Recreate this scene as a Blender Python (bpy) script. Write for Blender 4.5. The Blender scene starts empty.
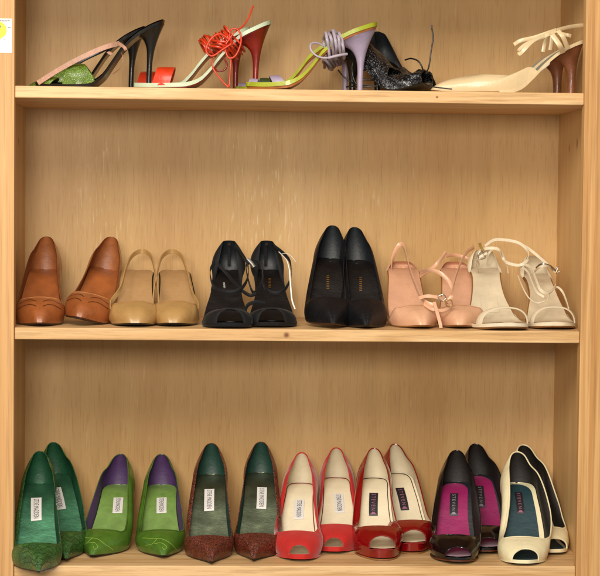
import bpy, math, random
from mathutils import Vector, Matrix, Euler, noise
random.seed(7)
sc = bpy.context.scene
COL = sc.collection
R = math.radians
H2 = math.pi / 2

# ------------------------------------------------------------------ camera
CP = Vector((-.1135, -2.6678, .1945)); FPX = 1683.9
cr = Vector((.99905323, -.04229474, .01018803)); cu = Vector((-.00813333, .04847134, .99879146)); cf = Vector((.04273745, .9979287, -.04808145))
cam = bpy.data.objects.new('camera', bpy.data.cameras.new('camera'))
COL.objects.link(cam)
cam.matrix_world = Matrix(((cr.x, cu.x, -cf.x, CP.x), (cr.y, cu.y, -cf.y, CP.y), (cr.z, cu.z, -cf.z, CP.z), (0, 0, 0, 1)))
cam.data.sensor_width = 36; cam.data.lens = FPX / 600 * 36; cam.data.clip_end = 50; cam.data.clip_start = .05
sc.camera = cam

def at(px, py, Y):
    """point on the depth plane Y that the photograph shows at this pixel"""
    d = cf + cr * ((px - 300) / FPX) - cu * ((py - 288) / FPX)
    return CP + d * ((Y - CP.y) / d.y)

# --------------------------------------------------------------- materials
def lin(h):
    h = h.lstrip('#'); out = []
    for i in (0, 2, 4):
        c = int(h[i:i + 2], 16) / 255
        out.append(c / 12.92 if c <= .04045 else ((c + .055) / 1.055) ** 2.4)
    return (*out, 1)

def newmat(name):
    m = bpy.data.materials.new(name); m.use_nodes = True
    return m, m.node_tree, m.node_tree.nodes['Principled BSDF']

def noise_node(nt, vec, scale, detail=4, rough=.55):
    n = nt.nodes.new('ShaderNodeTexNoise'); n.inputs['Scale'].default_value = scale
    n.inputs['Detail'].default_value = detail; n.inputs['Roughness'].default_value = rough
    if vec: nt.links.new(vec, n.inputs['Vector'])
    return n.outputs['Fac']

def ramp(nt, fac, stops):
    r = nt.nodes.new('ShaderNodeValToRGB'); e = r.color_ramp.elements
    while len(e) < len(stops): e.new(.5)
    for el, (p, c) in zip(e, stops): el.position = p; el.color = c
    nt.links.new(fac, r.inputs['Fac']); return r.outputs['Color']

def mapping(nt, scale, kind='Object', rot=(0, 0, 0), loc=(0, 0, 0)):
    tc = nt.nodes.new('ShaderNodeTexCoord'); mp = nt.nodes.new('ShaderNodeMapping')
    mp.inputs['Scale'].default_value = scale; mp.inputs['Rotation'].default_value = rot; mp.inputs['Location'].default_value = loc
    nt.links.new(tc.outputs[kind], mp.inputs['Vector']); return mp.outputs['Vector']

def mixc(nt, fac, a, b, mode='MIX'):
    m = nt.nodes.new('ShaderNodeMix'); m.data_type = 'RGBA'; m.blend_type = mode
    for sock, v in ((m.inputs[0], fac), (m.inputs[6], a), (m.inputs[7], b)):
        if isinstance(v, (tuple, float, int)): sock.default_value = v
        else: nt.links.new(v, sock)
    return m.outputs[2]

def bump(nt, b, h, strength, dist=.001):
    n = nt.nodes.new('ShaderNodeBump'); n.inputs['Strength'].default_value = strength; n.inputs['Distance'].default_value = dist
    nt.links.new(h, n.inputs['Height']); nt.links.new(n.outputs['Normal'], b.inputs['Normal'])

def stuff(name, col, rough=.4, coat=0, sheen=0, metal=0, var=.18, vscale=35, bmp=.15, bscale=420, spec=.5, coatr=.05, crease=5.):
    m, nt, b = newmat(name)
    c = lin(col); v = mapping(nt, (1, 1, 1))
    dark = tuple(x * (1 - var) for x in c[:3]) + (1,); lite = tuple(min(1, x * (1 + var)) for x in c[:3]) + (1,)
    n1 = noise_node(nt, v, vscale, 5, .6)
    nt.links.new(ramp(nt, n1, [(.3, dark), (.7, lite)]), b.inputs['Base Color'])
    r = nt.nodes.new('ShaderNodeMapRange'); nt.links.new(n1, r.inputs['Value'])
    r.inputs['To Min'].default_value = rough * .85; r.inputs['To Max'].default_value = min(1, rough * 1.2)
    nt.links.new(r.outputs['Result'], b.inputs['Roughness'])
    b.inputs['Metallic'].default_value = metal; b.inputs['Specular IOR Level'].default_value = spec
    b.inputs['Coat Weight'].default_value = coat; b.inputs['Coat Roughness'].default_value = coatr
    b.inputs['Sheen Weight'].default_value = sheen; b.inputs['Sheen Roughness'].default_value = .4
    if bmp:
        cre = noise_node(nt, mapping(nt, (1, 2.2, 1.6)), 42, 4, .6)
        ad = nt.nodes.new('ShaderNodeMath'); ad.operation = 'MULTIPLY_ADD'; ad.inputs[1].default_value = crease
        nt.links.new(cre, ad.inputs[0]); nt.links.new(noise_node(nt, v, bscale, 3), ad.inputs[2])
        bump(nt, b, ad.outputs[0], min(1, bmp * 1.5), .0008)
    return m

def reptile(name, base, line, scale, rough=.35, coat=.3, edge=.06, squash=(1, 1, 1)):
    m, nt, b = newmat(name)
    v = mapping(nt, squash)
    vo = nt.nodes.new('ShaderNodeTexVoronoi'); vo.feature = 'DISTANCE_TO_EDGE'; vo.inputs['Scale'].default_value = scale
    nt.links.new(v, vo.inputs['Vector'])
    cell = nt.nodes.new('ShaderNodeTexVoronoi'); cell.inputs['Scale'].default_value = scale; nt.links.new(v, cell.inputs['Vector'])
    hs = nt.nodes.new('ShaderNodeHueSaturation'); hs.inputs['Color'].default_value = lin(base)
    mr = nt.nodes.new('ShaderNodeMapRange'); nt.links.new(noise_node(nt, v, scale * .45), mr.inputs['Value'])
    mr.inputs['From Min'].default_value = .3; mr.inputs['From Max'].default_value = .7
    mr.inputs['To Min'].default_value = .55; mr.inputs['To Max'].default_value = 1.35
    nt.links.new(mr.outputs['Result'], hs.inputs['Value'])
    mask = ramp(nt, vo.outputs['Distance'], [(edge * .3, (1, 1, 1, 1)), (edge, (0, 0, 0, 1))])
    nt.links.new(mixc(nt, mask, hs.outputs['Color'], lin(line)), b.inputs['Base Color'])
    b.inputs['Roughness'].default_value = rough; b.inputs['Coat Weight'].default_value = coat; b.inputs['Coat Roughness'].default_value = .15
    inv = ramp(nt, vo.outputs['Distance'], [(0, (0, 0, 0, 1)), (edge * 2, (1, 1, 1, 1))])
    bump(nt, b, inv, .6, .0008)
    return m

def wood(name, c_dark, c_mid, c_lite, axis, rings=9, pores=.25, seed=0., rough=.5, flecks=False, contrast=1., knots=(), mixm=.55, stretch=.045):
    """axis: index of the grain direction"""
    m, nt, b = newmat(name)
    sc_ = [1., 1., 1.]; sc_[axis] = stretch
    v = mapping(nt, tuple(sc_), loc=(seed, seed * .7, seed * .3))
    big = noise_node(nt, v, rings, 3, .5)
    # growth rings: noise driven bands
    mul = nt.nodes.new('ShaderNodeMath'); mul.operation = 'MULTIPLY'; mul.inputs[1].default_value = 15 * contrast; nt.links.new(big, mul.inputs[0])
    si = nt.nodes.new('ShaderNodeMath'); si.operation = 'SINE'; nt.links.new(mul.outputs[0], si.inputs[0])
    mr = nt.nodes.new('ShaderNodeMapRange'); mr.inputs['From Min'].default_value = -1; nt.links.new(si.outputs[0], mr.inputs['Value'])
    fine = noise_node(nt, v, 240, 4, .7)
    mid = noise_node(nt, v, 34, 4, .6)
    base = ramp(nt, mr.outputs['Result'], [(0, lin(c_mid)), (.75, lin(c_lite)), (1, lin(c_dark))])
    base = mixc(nt, mixm, base, ramp(nt, mid, [(.3, lin(c_dark)), (.5, lin(c_mid)), (.7, lin(c_lite))]))
    po = ramp(nt, fine, [(.38, (1 - pores, 1 - pores * 1.15, 1 - pores * 1.3, 1)), (.53, (1, 1, 1, 1))])
    base = mixc(nt, 1., base, po, 'MULTIPLY')
    if flecks:
        s2 = [1., 1., 1.]; s2[axis] = .12
        v2 = mapping(nt, tuple(s2), loc=(3.1, 0, .4))
        f = noise_node(nt, v2, 210, 2, .5)
        zone = noise_node(nt, mapping(nt, (1, 1, .8), loc=(.6, 0, .25)), 5.5, 2, .5)
        a = ramp(nt, f, [(.60, (0, 0, 0, 1)), (.66, (1, 1, 1, 1))]); z = ramp(nt, zone, [(.50, (0, 0, 0, 1)), (.62, (.8, .8, .8, 1))])
        # flecks lie only in the bay between the first two shelves
        tc = nt.nodes.new('ShaderNodeTexCoord'); sx = nt.nodes.new('ShaderNodeSeparateXYZ'); nt.links.new(tc.outputs['Object'], sx.inputs[0])
        zr = ramp(nt, sx.outputs['Z'], [(.08, (0, 0, 0, 1)), (.18, (1, 1, 1, 1)), (.30, (1, 1, 1, 1)), (.36, (0, 0, 0, 1))])
        k = mixc(nt, 1., mixc(nt, 1., a, z, 'MULTIPLY'), zr, 'MULTIPLY')
        base = mixc(nt, k, base, lin('e6cfa6'))
    for (kx, kz, kr, a0, a1) in knots:      # real knots in the board, in its own two face axes
        tc = nt.nodes.new('ShaderNodeTexCoord'); mp = nt.nodes.new('ShaderNodeMapping')
        loc = [0, 0, 0]; s = [0, 0, 0]; s[a0] = 1 / kr; s[a1] = 1 / kr * (.75 if axis != a1 else .45)
        if axis == a0: s[a0] *= .7
        loc[a0] = -kx * s[a0]; loc[a1] = -kz * s[a1]
        mp.inputs['Scale'].default_value = s; mp.inputs['Location'].default_value = loc
        nt.links.new(tc.outputs['Object'], mp.inputs['Vector'])
        ln = nt.nodes.new('ShaderNodeVectorMath'); ln.operation = 'LENGTH'; nt.links.new(mp.outputs[0], ln.inputs[0])
        kk = ramp(nt, ln.outputs['Value'], [(.35, (.9, .9, .9, 1)), (.6, (.45, .45, .45, 1)), (1, (0, 0, 0, 1))])
        base = mixc(nt, kk, base, lin('6b3414'))
    nt.links.new(base, b.inputs['Base Color'])
    b.inputs['Roughness'].default_value = rough; b.inputs['Specular IOR Level'].default_value = .35
    bump(nt, b, fine, .12, .0006)
    return m

def veneer(name):
    m, nt, b = newmat(name)
    def nz(sx, sy, sz, sc_, d=4, rg=.6, loc=(0, 0, 0)): return noise_node(nt, mapping(nt, (sx, sy, sz), loc=loc), sc_, d, rg)
    warp = nz(1, 1, .25, 4, 2)
    base = ramp(nt, nz(1, 1, .10, 5, 5, .62), [(.32, lin('bd935c')), (.5, lin('c8a26a')), (.68, lin('d3ae7b'))])
    streak = ramp(nt, nz(1, 1, .05, 30, 5, .68, (4, 0, 2)), [(.36, (.93, .915, .89, 1)), (.52, (1, 1, 1, 1)), (.75, (1.05, 1.04, 1.02, 1))])
    base = mixc(nt, 1., base, streak, 'MULTIPLY')
    blot = ramp(nt, nz(1, 1, .35, 3.2, 3, .5, (1, 0, 7)), [(.35, (.90, .86, .80, 1)), (.6, (1, 1, 1, 1))])
    base = mixc(nt, 1., base, blot, 'MULTIPLY')
    pore = ramp(nt, nz(1, 1, .055, 330, 3, .6, (2, 0, 5)), [(.33, (.87, .83, .77, 1)), (.48, (1, 1, 1, 1))])
    base = mixc(nt, 1., base, pore, 'MULTIPLY')
    ray = ramp(nt, nz(1, 1, .09, 190, 2, .5, (7, 0, 1)), [(.63, (0, 0, 0, 1)), (.72, (.16, .16, .16, 1))])
    base = mixc(nt, ray, base, lin('e6cfa4'))
    f = ramp(nt, nz(1, 1, .10, 260, 3, .5, (3.1, 0, .4)), [(.58, (0, 0, 0, 1)), (.66, (1, 1, 1, 1))])
    zone = ramp(nt, nz(1, 1, .7, 6.5, 2, .5, (.9, 0, .25)), [(.46, (0, 0, 0, 1)), (.60, (.38, .38, .38, 1))])
    tc = nt.nodes.new('ShaderNodeTexCoord'); sx = nt.nodes.new('ShaderNodeSeparateXYZ'); nt.links.new(tc.outputs['Object'], sx.inputs[0])
    zr = ramp(nt, sx.outputs['Z'], [(.08, (0, 0, 0, 1)), (.16, (1, 1, 1, 1)), (.30, (1, 1, 1, 1)), (.35, (0, 0, 0, 1))])
    mrx = nt.nodes.new('ShaderNodeMapRange'); mrx.inputs['From Min'].default_value = -.47; mrx.inputs['From Max'].default_value = .47; nt.links.new(sx.outputs['X'], mrx.inputs['Value'])
    xr = ramp(nt, mrx.outputs['Result'], [(.05, (0, 0, 0, 1)), (.12, (1, 1, 1, 1)), (.62, (1, 1, 1, 1)), (.70, (0, 0, 0, 1))])
    k = mixc(nt, 1., mixc(nt, 1., mixc(nt, 1., f, zone, 'MULTIPLY'), zr, 'MULTIPLY'), xr, 'MULTIPLY')
    base = mixc(nt, k, base, lin('ecd9b4'))
    nt.links.new(base, b.inputs['Base Color']); b.inputs['Roughness'].default_value = .5; b.inputs['Specular IOR Level'].default_value = .35
    bump(nt, b, nz(1, 1, .06, 300, 3), .15, .0005)
    return m

def glitter(name):
    m, nt, b = newmat(name)
    v = mapping(nt, (1, 1, 1)); vo = nt.nodes.new('ShaderNodeTexVoronoi'); vo.inputs['Scale'].default_value = 850; nt.links.new(v, vo.inputs['Vector'])
    b.inputs['Base Color'].default_value = (.03, .03, .035, 1)
    g = nt.nodes.new('ShaderNodeSeparateColor'); nt.links.new(vo.outputs['Color'], g.inputs[0])
    nt.links.new(ramp(nt, g.outputs[0], [(.80, (.010, .010, .011, 1)), (.95, (.22, .22, .23, 1))]), b.inputs['Base Color'])
    nt.links.new(ramp(nt, g.outputs[1], [(.4, (.1, .1, .1, 1)), (.8, (.9, .9, .9, 1))]), b.inputs['Metallic'])
    b.inputs['Roughness'].default_value = .32
    bump(nt, b, g.outputs[2], 1., .0012)
    return m

M = {}
def S(k, *a, **w): M[k] = stuff(k, *a, **w)
S('tan_brown', '96542a', .34, coat=.28, coatr=.18, var=.3, vscale=22)
S('tan_lining', '96582e', .45, var=.25)
S('brown_edge', '5c2c10', .45)
S('camel', 'ae8853', .32, coat=.35, coatr=.15, var=.1)
S('camel_in', 'a98356', .5, var=.1)
S('black_satin', '0f0f13', .46, spec=.28, var=.3, bmp=.3, bscale=900)
S('black_lining', '1c2024', .5, var=.2)
S('black_insole', '120e0d', .5, spec=.3, var=.3, bmp=.2, bscale=500)
S('black_suede', '101012', .7, spec=.3, sheen=.06, var=.3)
S('pink', 'd8a684', .32, coat=.4, coatr=.2, var=.08)
S('pink_in', 'cf9c7c', .5, var=.1)
S('bone', 'dccdb0', .38, coat=.15, var=.08)
S('bone_in', 'cdbda0', .55, var=.12)
M['croc_green'] = reptile('croc_green', '335a26', '1b3c16', 150, squash=(.7, 1.3, 1))
S('green_metal', '3a6e50', .34, metal=.6, var=.3, bmp=.09)
S('green_lining', '1f5034', .45, metal=.2, var=.2)
S('apple_green', '466a20', .3, coat=.4, coatr=.15, var=.22, vscale=45)
S('apple_insole', '6c8c42', .45, var=.18, vscale=60)
S('purple', '4a2f5c', .5, var=.15)
M['snake_brown'] = reptile('snake_brown', '6e3020', '2a1008', 240, rough=.4, coat=.25, edge=.1, squash=(1, 1.6, 1))
S('olive_metal', '545c48', .28, metal=.7, var=.35, bmp=.07)
S('teal_lining', '1f3f34', .45, var=.2)
S('red_suede', 'b81a12', .75, sheen=.4, var=.12)
S('cream_lining', 'cbbda0', .5, var=.06)
S('cream_insole', 'e0d2b4', .45, var=.05)
S('red_patent', '7e080c', .12, coat=.8, var=.1, bmp=0)
S('black_patent', '0a070a', .12, spec=.5, coat=.35, var=.1, bmp=.1, bscale=60)
S('magenta', '8e0f55', .5, sheen=.3, var=.15)
S('ivory', 'e8dcb4', .35, coat=.2, var=.04)
S('teal_insole', '1d3b42', .5, var=.15)
S('dark_lining', '1b1512', .6, var=.2)
S('sole_dark', '1b120c', .45)
S('sole_tan', '8a5c30', .45, var=.2)
S('sole_brown', '3e1f10', .5, var=.2)
S('orange_red', 'cc3614', .38, coat=.2, coatr=.15)
S('dark_red', '7c1a10', .36, coat=.25)
S('mint', 'bcc9ac', .4, var=.06)
S('lime', '9aa21c', .38, coat=.2)
S('lilac', '9d8fa6', .4, coat=.1, var=.08)
S('lilac_cord', 'a99daa', .45, var=.1)
S('tan_sole', '9a5a24', .35, coat=.2, var=.2)
S('olive_green', '2f3d1c', .4)
S('pink_strap', 'b98e78', .5, var=.15, bscale=600, bmp=.4)
M['green_skin'] = reptile('green_skin', '6f8a2c', '45601c', 330, edge=.12)
S('black_leather', '121110', .3, coat=.25, coatr=.2)
M['glitter'] = glitter('glitter')
S('cream_leather', 'd6be94', .32, coat=.3, coatr=.2, var=.05)
S('blue_insole', '9fb0a8', .45, var=.08)
S('stacked_heel', '74442a', .35, coat=.2, var=.3)
S('white_label', 'd2ceca', .4, var=.02, bmp=0)
S('black_label', '17131a', .45, var=.1, bmp=0)
S('ink', '26232c', .5, bmp=0, var=0)
S('pink_ink', '9a6078', .5, bmp=0, var=0)
S('grey_ink', '8c8894', .5, bmp=0, var=0)
S('gold', 'b08a4c', .3, metal=.8, bmp=0)
S('silver', 'b0aca4', .22, metal=1, bmp=0)
S('paper', 'efeae0', .6, bmp=0, var=.01)
S('yellow', 'f2e52c', .5, bmp=0, var=.03)
S('paper_ink', '6e7080', .6, bmp=0, var=0)
S('stitch', '8fae48', .6, bmp=0, var=.1)
S('tan_stitch', 'c98a50', .6, bmp=0, var=.1)
S('dark_stitch', '2c1206', .6, bmp=0, var=.1)
S('green_stitch', '1a2c10', .6, bmp=0, var=.1)

# ---------------------------------------------------------- mesh utilities
def link(name, verts, faces, mat, parent=None, smooth=True, label=None):
    me = bpy.data.meshes.new(name); me.from_pydata([tuple(v) for v in verts], [], faces); me.update()
    if smooth: me.shade_smooth()
    me.materials.append(M[mat] if isinstance(mat, str) else mat)
    o = bpy.data.objects.new(name, me); COL.objects.link(o)
    if parent: o.parent = parent
    if label: o['label'] = label
    return o

class MB:
    def __init__(s): s.v = []; s.f = []
    def grid(s, rows, closed=False, flip=False):
        n = len(rows[0]); b = len(s.v)
        for r in rows: s.v += [Vector(p) for p in r]
        for i in range(len(rows) - 1):
            for j in range(n if closed else n - 1):
                j2 = (j + 1) % n
                q = [b + i * n + j, b + i * n + j2, b + (i + 1) * n + j2, b + (i + 1) * n + j]
                s.f.append(q[::-1] if flip else q)
        return s
    def fan(s, ring, flip=False):
        b = len(s.v); s.v += [Vector(p) for p in ring]; q = list(range(b, b + len(ring))); s.f.append(q[::-1] if flip else q)
    def obj(s, name, mat, parent=None, smooth=True, label=None):
        o = link(name, s.v, s.f, mat, parent, smooth, label)
        import bmesh
        bm = bmesh.new(); bm.from_mesh(o.data); bmesh.ops.remove_doubles(bm, verts=bm.verts, dist=1e-6)
        bmesh.ops.recalc_face_normals(bm, faces=bm.faces); bm.to_mesh(o.data); bm.free()
        if smooth: o.data.set_sharp_from_angle(angle=R(50))
        return o

def cat(pts, n=8, closed=False):
    """smooth curve through the points"""
    P = [Vector(p) for p in pts]; out = []; N = len(P)
    segs = N if closed else N - 1
    for i in range(segs):
        p1, p2 = P[i], P[(i + 1) % N]
        p0 = P[i - 1] if (i > 0 or closed) else p1 * 2 - p2
        p3 = P[(i + 2) % N] if (i + 2 < N or closed) else p2 * 2 - p1
        for k in range(n):
            t = k / n
            out.append(.5 * ((2 * p1) + (p2 - p0) * t + (2 * p0 - 5 * p1 + 4 * p2 - p3) * t * t + (3 * p1 - p0 - 3 * p2 + p3) * t ** 3))
    if not closed: out.append(P[-1])
    return out

def lerpl(pts, s):
    if s <= pts[0][0]: return pts[0][1]
    for (a, x), (b, y) in zip(pts, pts[1:]):
        if s <= b: return x + (y - x) * (s - a) / (b - a)
    return pts[-1][1]

def smoothl(pts, s):
    """monotone cubic through (s, value) pairs"""
    n = len(pts)
    if s <= pts[0][0]: return pts[0][1]
    if s >= pts[-1][0]: return pts[-1][1]
    d = [(pts[i + 1][1] - pts[i][1]) / (pts[i + 1][0] - pts[i][0]) for i in range(n - 1)]
    m = [d[0]] + [0 if d[i - 1] * d[i] <= 0 else 2 * d[i - 1] * d[i] / (d[i - 1] + d[i]) for i in range(1, n - 1)] + [d[-1]]
    for i in range(n - 1):
        if s <= pts[i + 1][0]:
            h = pts[i + 1][0] - pts[i][0]; t = (s - pts[i][0]) / h
            return ((2 * t ** 3 - 3 * t * t + 1) * pts[i][1] + (t ** 3 - 2 * t * t + t) * h * m[i] + (-2 * t ** 3 + 3 * t * t) * pts[i + 1][1] + (t ** 3 - t * t) * h * m[i + 1])

def frames(P, closed, hint):
    out = []; n = len(P)
    for i in range(n):
        a = P[(i - 1) % n] if (closed or i > 0) else P[i]; b = P[(i + 1) % n] if (closed or i < n - 1) else P[i]
        T = (b - a).normalized()
        h = hint(i / max(1, n - 1), P[i]) if callable(hint) else Vector(hint)
        W = (h - T * h.dot(T))
        if W.length < 1e-4: W = Vector((.3, .2, 1)) - T * T.dot(Vector((.3, .2, 1)))
        W.normalize(); out.append((P[i], T, W, T.cross(W)))
    return out

def ribbon(pts, w, th, hint=(0, 0, 1), closed=False, n=8, mb=None, taper=None):
    P = cat(pts, n, closed); mb = mb or MB(); rows = []
    for i, (p, T, W, N) in enumerate(frames(P, closed, hint)):
        k = taper(i / max(1, len(P) - 1)) if taper else 1
        r = []
        for a, b in ((-1, -.7), (-.95, -1), (.95, -1), (1, -.7), (1, .7), (.95, 1), (-.95, 1), (-1, .7)):
            r.append(p + W * (a * w / 2 * k) + N * (b * th / 2))
        rows.append(r)
    if closed: rows.append(rows[0])
    mb.grid(rows, closed=True)
    if not closed: mb.fan(rows[0]); mb.fan(rows[-1], True)
    return mb

def tube(pts, r, closed=False, n=8, k=8, mb=None):
    P = cat(pts, n, closed); mb = mb or MB(); rows = []
    for (p, T, W, N) in frames(P, closed, (0.13, .31, 1)):
        rows.append([p + (W * math.cos(a) + N * math.sin(a)) * r for a in [2 * math.pi * j / k for j in range(k)]])
    if closed: rows.append(rows[0])
    mb.grid(rows, closed=True)
    if not closed: mb.fan(rows[0]); mb.fan(rows[-1], True)
    return mb

def empty(name, loc, rot, label, cat_, group=None):
    o = bpy.data.objects.new(name, None); COL.objects.link(o); o.empty_display_size = .05
    o.location = loc; o.rotation_euler = rot; o['label'] = label; o['category'] = cat_
    if group: o['group'] = group
    return o

FONT = {}
def text_geo(s, spacing=1.):
    key = (s, spacing)
    if key not in FONT:
        c = bpy.data.curves.new('t', 'FONT'); c.body = s; c.size = 1; c.resolution_u = 3; c.space_character = spacing
        o = bpy.data.objects.new('t', c); COL.objects.link(o)
        dg = bpy.context.evaluated_depsgraph_get(); me = bpy.data.meshes.new_from_object(o.evaluated_get(dg))
        V = [v.co.copy() for v in me.vertices]; F = [list(p.vertices) for p in me.polygons]
        bpy.data.objects.remove(o); bpy.data.curves.remove(c); bpy.data.meshes.remove(me)
        x0 = min(v.x for v in V); x1 = max(v.x for v in V); y0 = min(v.y for v in V); y1 = max(v.y for v in V)
        FONT[key] = ([((v.x - x0) / (x1 - x0) - .5, (v.y - y0) / (y1 - y0) - .5) for v in V], F)
    return FONT[key]

# -------------------------------------------------------------------- shoe
POINT = [(0, 0), (.12, .010), (.35, .075), (.62, .165), (.87, .265), (1, .37), (.91, .50), (.78, .64), (.71, .76), (.70, .86), (.57, .95), (.31, .99), (0, 1)]
SPIKE = [(0, 0), (.07, .005), (.19, .064), (.45, .158), (.78, .262), (1, .37), (.91, .50), (.78, .64), (.71, .76), (.70, .86), (.57, .95), (.31, .99), (0, 1)]
SOFT = [(0, 0), (.17, .007), (.42, .060), (.68, .145), (.89, .24), (1, .35), (.91, .50), (.78, .64), (.71, .76), (.70, .86), (.57, .95), (.31, .99), (0, 1)]
PEEP = [(0, 0), (.24, .004), (.50, .038), (.71, .10), (.87, .18), (.97, .29), (.92, .47), (.79, .63), (.71, .76), (.70, .86), (.57, .95), (.31, .99), (0, 1)]
SAND = [(0, 0), (.32, .005), (.62, .045), (.84, .12), (.96, .22), (1, .33), (.84, .50), (.62, .64), (.56, .76), (.60, .86), (.52, .95), (.29, .99), (0, 1)]
ROUND = [(0, 0), (.36, .006), (.68, .045), (.88, .12), (.98, .22), (1, .33), (.91, .50), (.78, .64), (.71, .76), (.70, .86), (.57, .95), (.31, .99), (0, 1)]

class Shoe:
    def __init__(s, name, label, catg, group, loc, yaw=0, roll=0, pitch=0, L=.205, W=.08, H=.09, plat=.0, out=POINT, side=1,
                 st=.29, hv=.036, hb=.056, low=.030, prof=None, ts=.003, ridge=.0, square=.5, sidecut=0):
        s.L, s.W, s.H, s.plat, s.out, s.side, s.ts = L, W, H, plat, out, side, ts
        s.ridge = ridge
        s.root = empty(name, loc, (R(pitch), R(roll), R(-yaw)), label, catg, group)
        s.root.rotation_mode = 'XYZ'
        bpy.context.view_layer.update()
        if prof: s.P = prof
        else:
            s.P = [(0, .0045), (.12, .0015), (.25, 0), (.36, .001), (.46, .10 * H), (.58, .39 * H), (.70, .70 * H), (.80, .885 * H), (.90, .97 * H), (1, H)]
        s.T = [(0, st, hv), (.19, st + .001, hv * .995), (.40, st + .003, hv * .975), (.60, st + .009, hv * .94), (.77, st + .03, hv * .87),
               (.87, st + .10, low * 1.02), (.80, .51, low), (.67, .645, low * 1.10), (.56, .76, low * .60 + hb * .40), (.43, .86, hb * .74), (.30, .928, hb * .915), (.16, .962, hb * .985), (0, .975, hb)]
        s.tk = (.36, .56) if out is SPIKE else (.28, .62) if out is POINT else (.18, .70); s.gape = 0
        s.tuck = .0035
        s.end = 12; s.peep = None
        if out is SAND or (prof and name == 'sandal'): s.tuck = 0
    # footbed
    def base(s, q): return smoothl(s.P, q)
    def zf(s, q):
        t = s.plat * (1 - min(1, max(0, (q - .36) / .22)) ** 1.5)
        return s.base(q) + t + s.ts
    def cx(s, q):    # the last bends a little: inner side at the toe
        return s.side * s.W * (.055 * math.exp(-((q - .0) / .16) ** 2) - .05 * math.exp(-((q - .6) / .2) ** 2))
    def F(s, t):
        a = abs(t); i = min(11, int(a)); k = a - i
        g = lambda j: s.out[j] if 0 <= j <= 12 else ((-s.out[-j][0], s.out[-j][1]) if j < 0 else (-s.out[24 - j][0], s.out[24 - j][1]))
        p0, p1, p2, p3 = (Vector(g(i + d)) for d in (-1, 0, 1, 2))
        p = .5 * ((2 * p1) + (p2 - p0) * k + (2 * p0 - 5 * p1 + 4 * p2 - p3) * k * k + (3 * p1 - p0 - 3 * p2 + p3) * k ** 3)
        x = max(0, p.x) * (1 if t >= 0 else -1); q = min(1, max(0, p.y))
        return x, q
    def hw(s, q):
        a, b = 0., 12.
        for _ in range(24):
            m = (a + b) / 2
            if s.F(m)[1] < q: a = m
            else: b = m
        return s.F(a)[0] * s.W / 2
    def foot(s, t, grow=0.):
        x, q = s.F(t); X = x * s.W / 2 + s.cx(q)
        y = q * s.L
        if s.tuck: grow -= s.tuck * math.exp(-((abs(t) - 3.6) / 2.2) ** 4)
        if grow:
            e = .05; x2, q2 = s.F(min(12, abs(t) + e) * (1 if t >= 0 else -1)); x1, q1 = s.F(max(0, abs(t) - e) * (1 if t >= 0 else -1))
            d = Vector(((x2 - x1) * s.W / 2, (q2 - q1) * s.L))
            if t < 0: d = -d
            nrm = Vector((d.y, -d.x)).normalized() if d.length > 1e-7 else Vector((0, -1))
            if abs(t) < .02: nrm = Vector((0, -1))
            if abs(t) > 11.98: nrm = Vector((0, 1))
            X += nrm.x * grow; y += nrm.y * grow
        return X, y, q
    def top(s, t):
        a = abs(t); i = min(11, int(a)); k = a - i
        g = lambda j: s.T[j] if 0 <= j <= 12 else ((-s.T[-j][0], s.T[-j][1], s.T[-j][2]) if j < 0 else (-s.T[24 - j][0], s.T[24 - j][1], s.T[24 - j][2]))
        p0, p1, p2, p3 = (Vector(g(i + d)) for d in (-1, 0, 1, 2))
        p = .5 * ((2 * p1) + (p2 - p0) * k + (2 * p0 - 5 * p1 + 4 * p2 - p3) * k * k + (3 * p1 - p0 - 3 * p2 + p3) * k ** 3)
        q = p.y
        if s.gape and (t > 0) == (s.gape > 0): p.x *= 1 + abs(s.gape) * math.exp(-((a - 6.8) / 2.0) ** 2)
        elif s.gape: p.x *= 1 - .55 * abs(s.gape) * math.exp(-((a - 6.8) / 2.0) ** 2)
        return Vector((p.x * (1 if t >= 0 else -1) * s.W / 2 + s.cx(q), q * s.L, s.zf(min(q, 1)) + p.z))
    def surf(s, t, v):
        X, y, q = s.foot(t, .0008); a = abs(t)
        f = Vector((X, y, s.zf(q) - .0005)); T = s.top(t)
        kxy = lerpl([(0, s.tk[0]), (2, .16), (3, .14), (4.5, .02), (7, -.22), (10, -.22), (12, -.25)], a)
        kz = lerpl([(0, s.tk[1]), (1.2, s.tk[1] + .06), (3, .74), (5, .74), (7, .62), (12, .55)], a)
        c = Vector((f.x + (T.x - f.x) * kxy, f.y + (T.y - f.y) * kxy, f.z + (T.z - f.z) * kz))
        bl = .0085 * math.exp(-((a - 3.4) / 2.6) ** 4)
        if bl > 1e-5 and s.tuck:
            X2, y2, _ = s.foot(t, .0018); c.x += (X2 - X) / .001 * bl; c.y += (y2 - y) / .001 * bl * .5; c.z -= .003 * bl / .0085
        if a > 8: c.y += .004 * (a - 8) / 4
        p = f * (1 - v) ** 2 + c * 2 * v * (1 - v) + T * v * v
        if s.ridge and a < 2.5: p.z += s.ridge * math.sin(math.pi * min(1, v * 1.1)) * (1 - a / 2.5) ** 2
        return p
    def v0(s, t):
        if not s.peep: return 0.
        tp, vm, lift = s.peep
        u = (t - lift) / tp
        return 0. if abs(u) >= 1 else vm * (1 - abs(u) ** 2.4) ** .55
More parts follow.
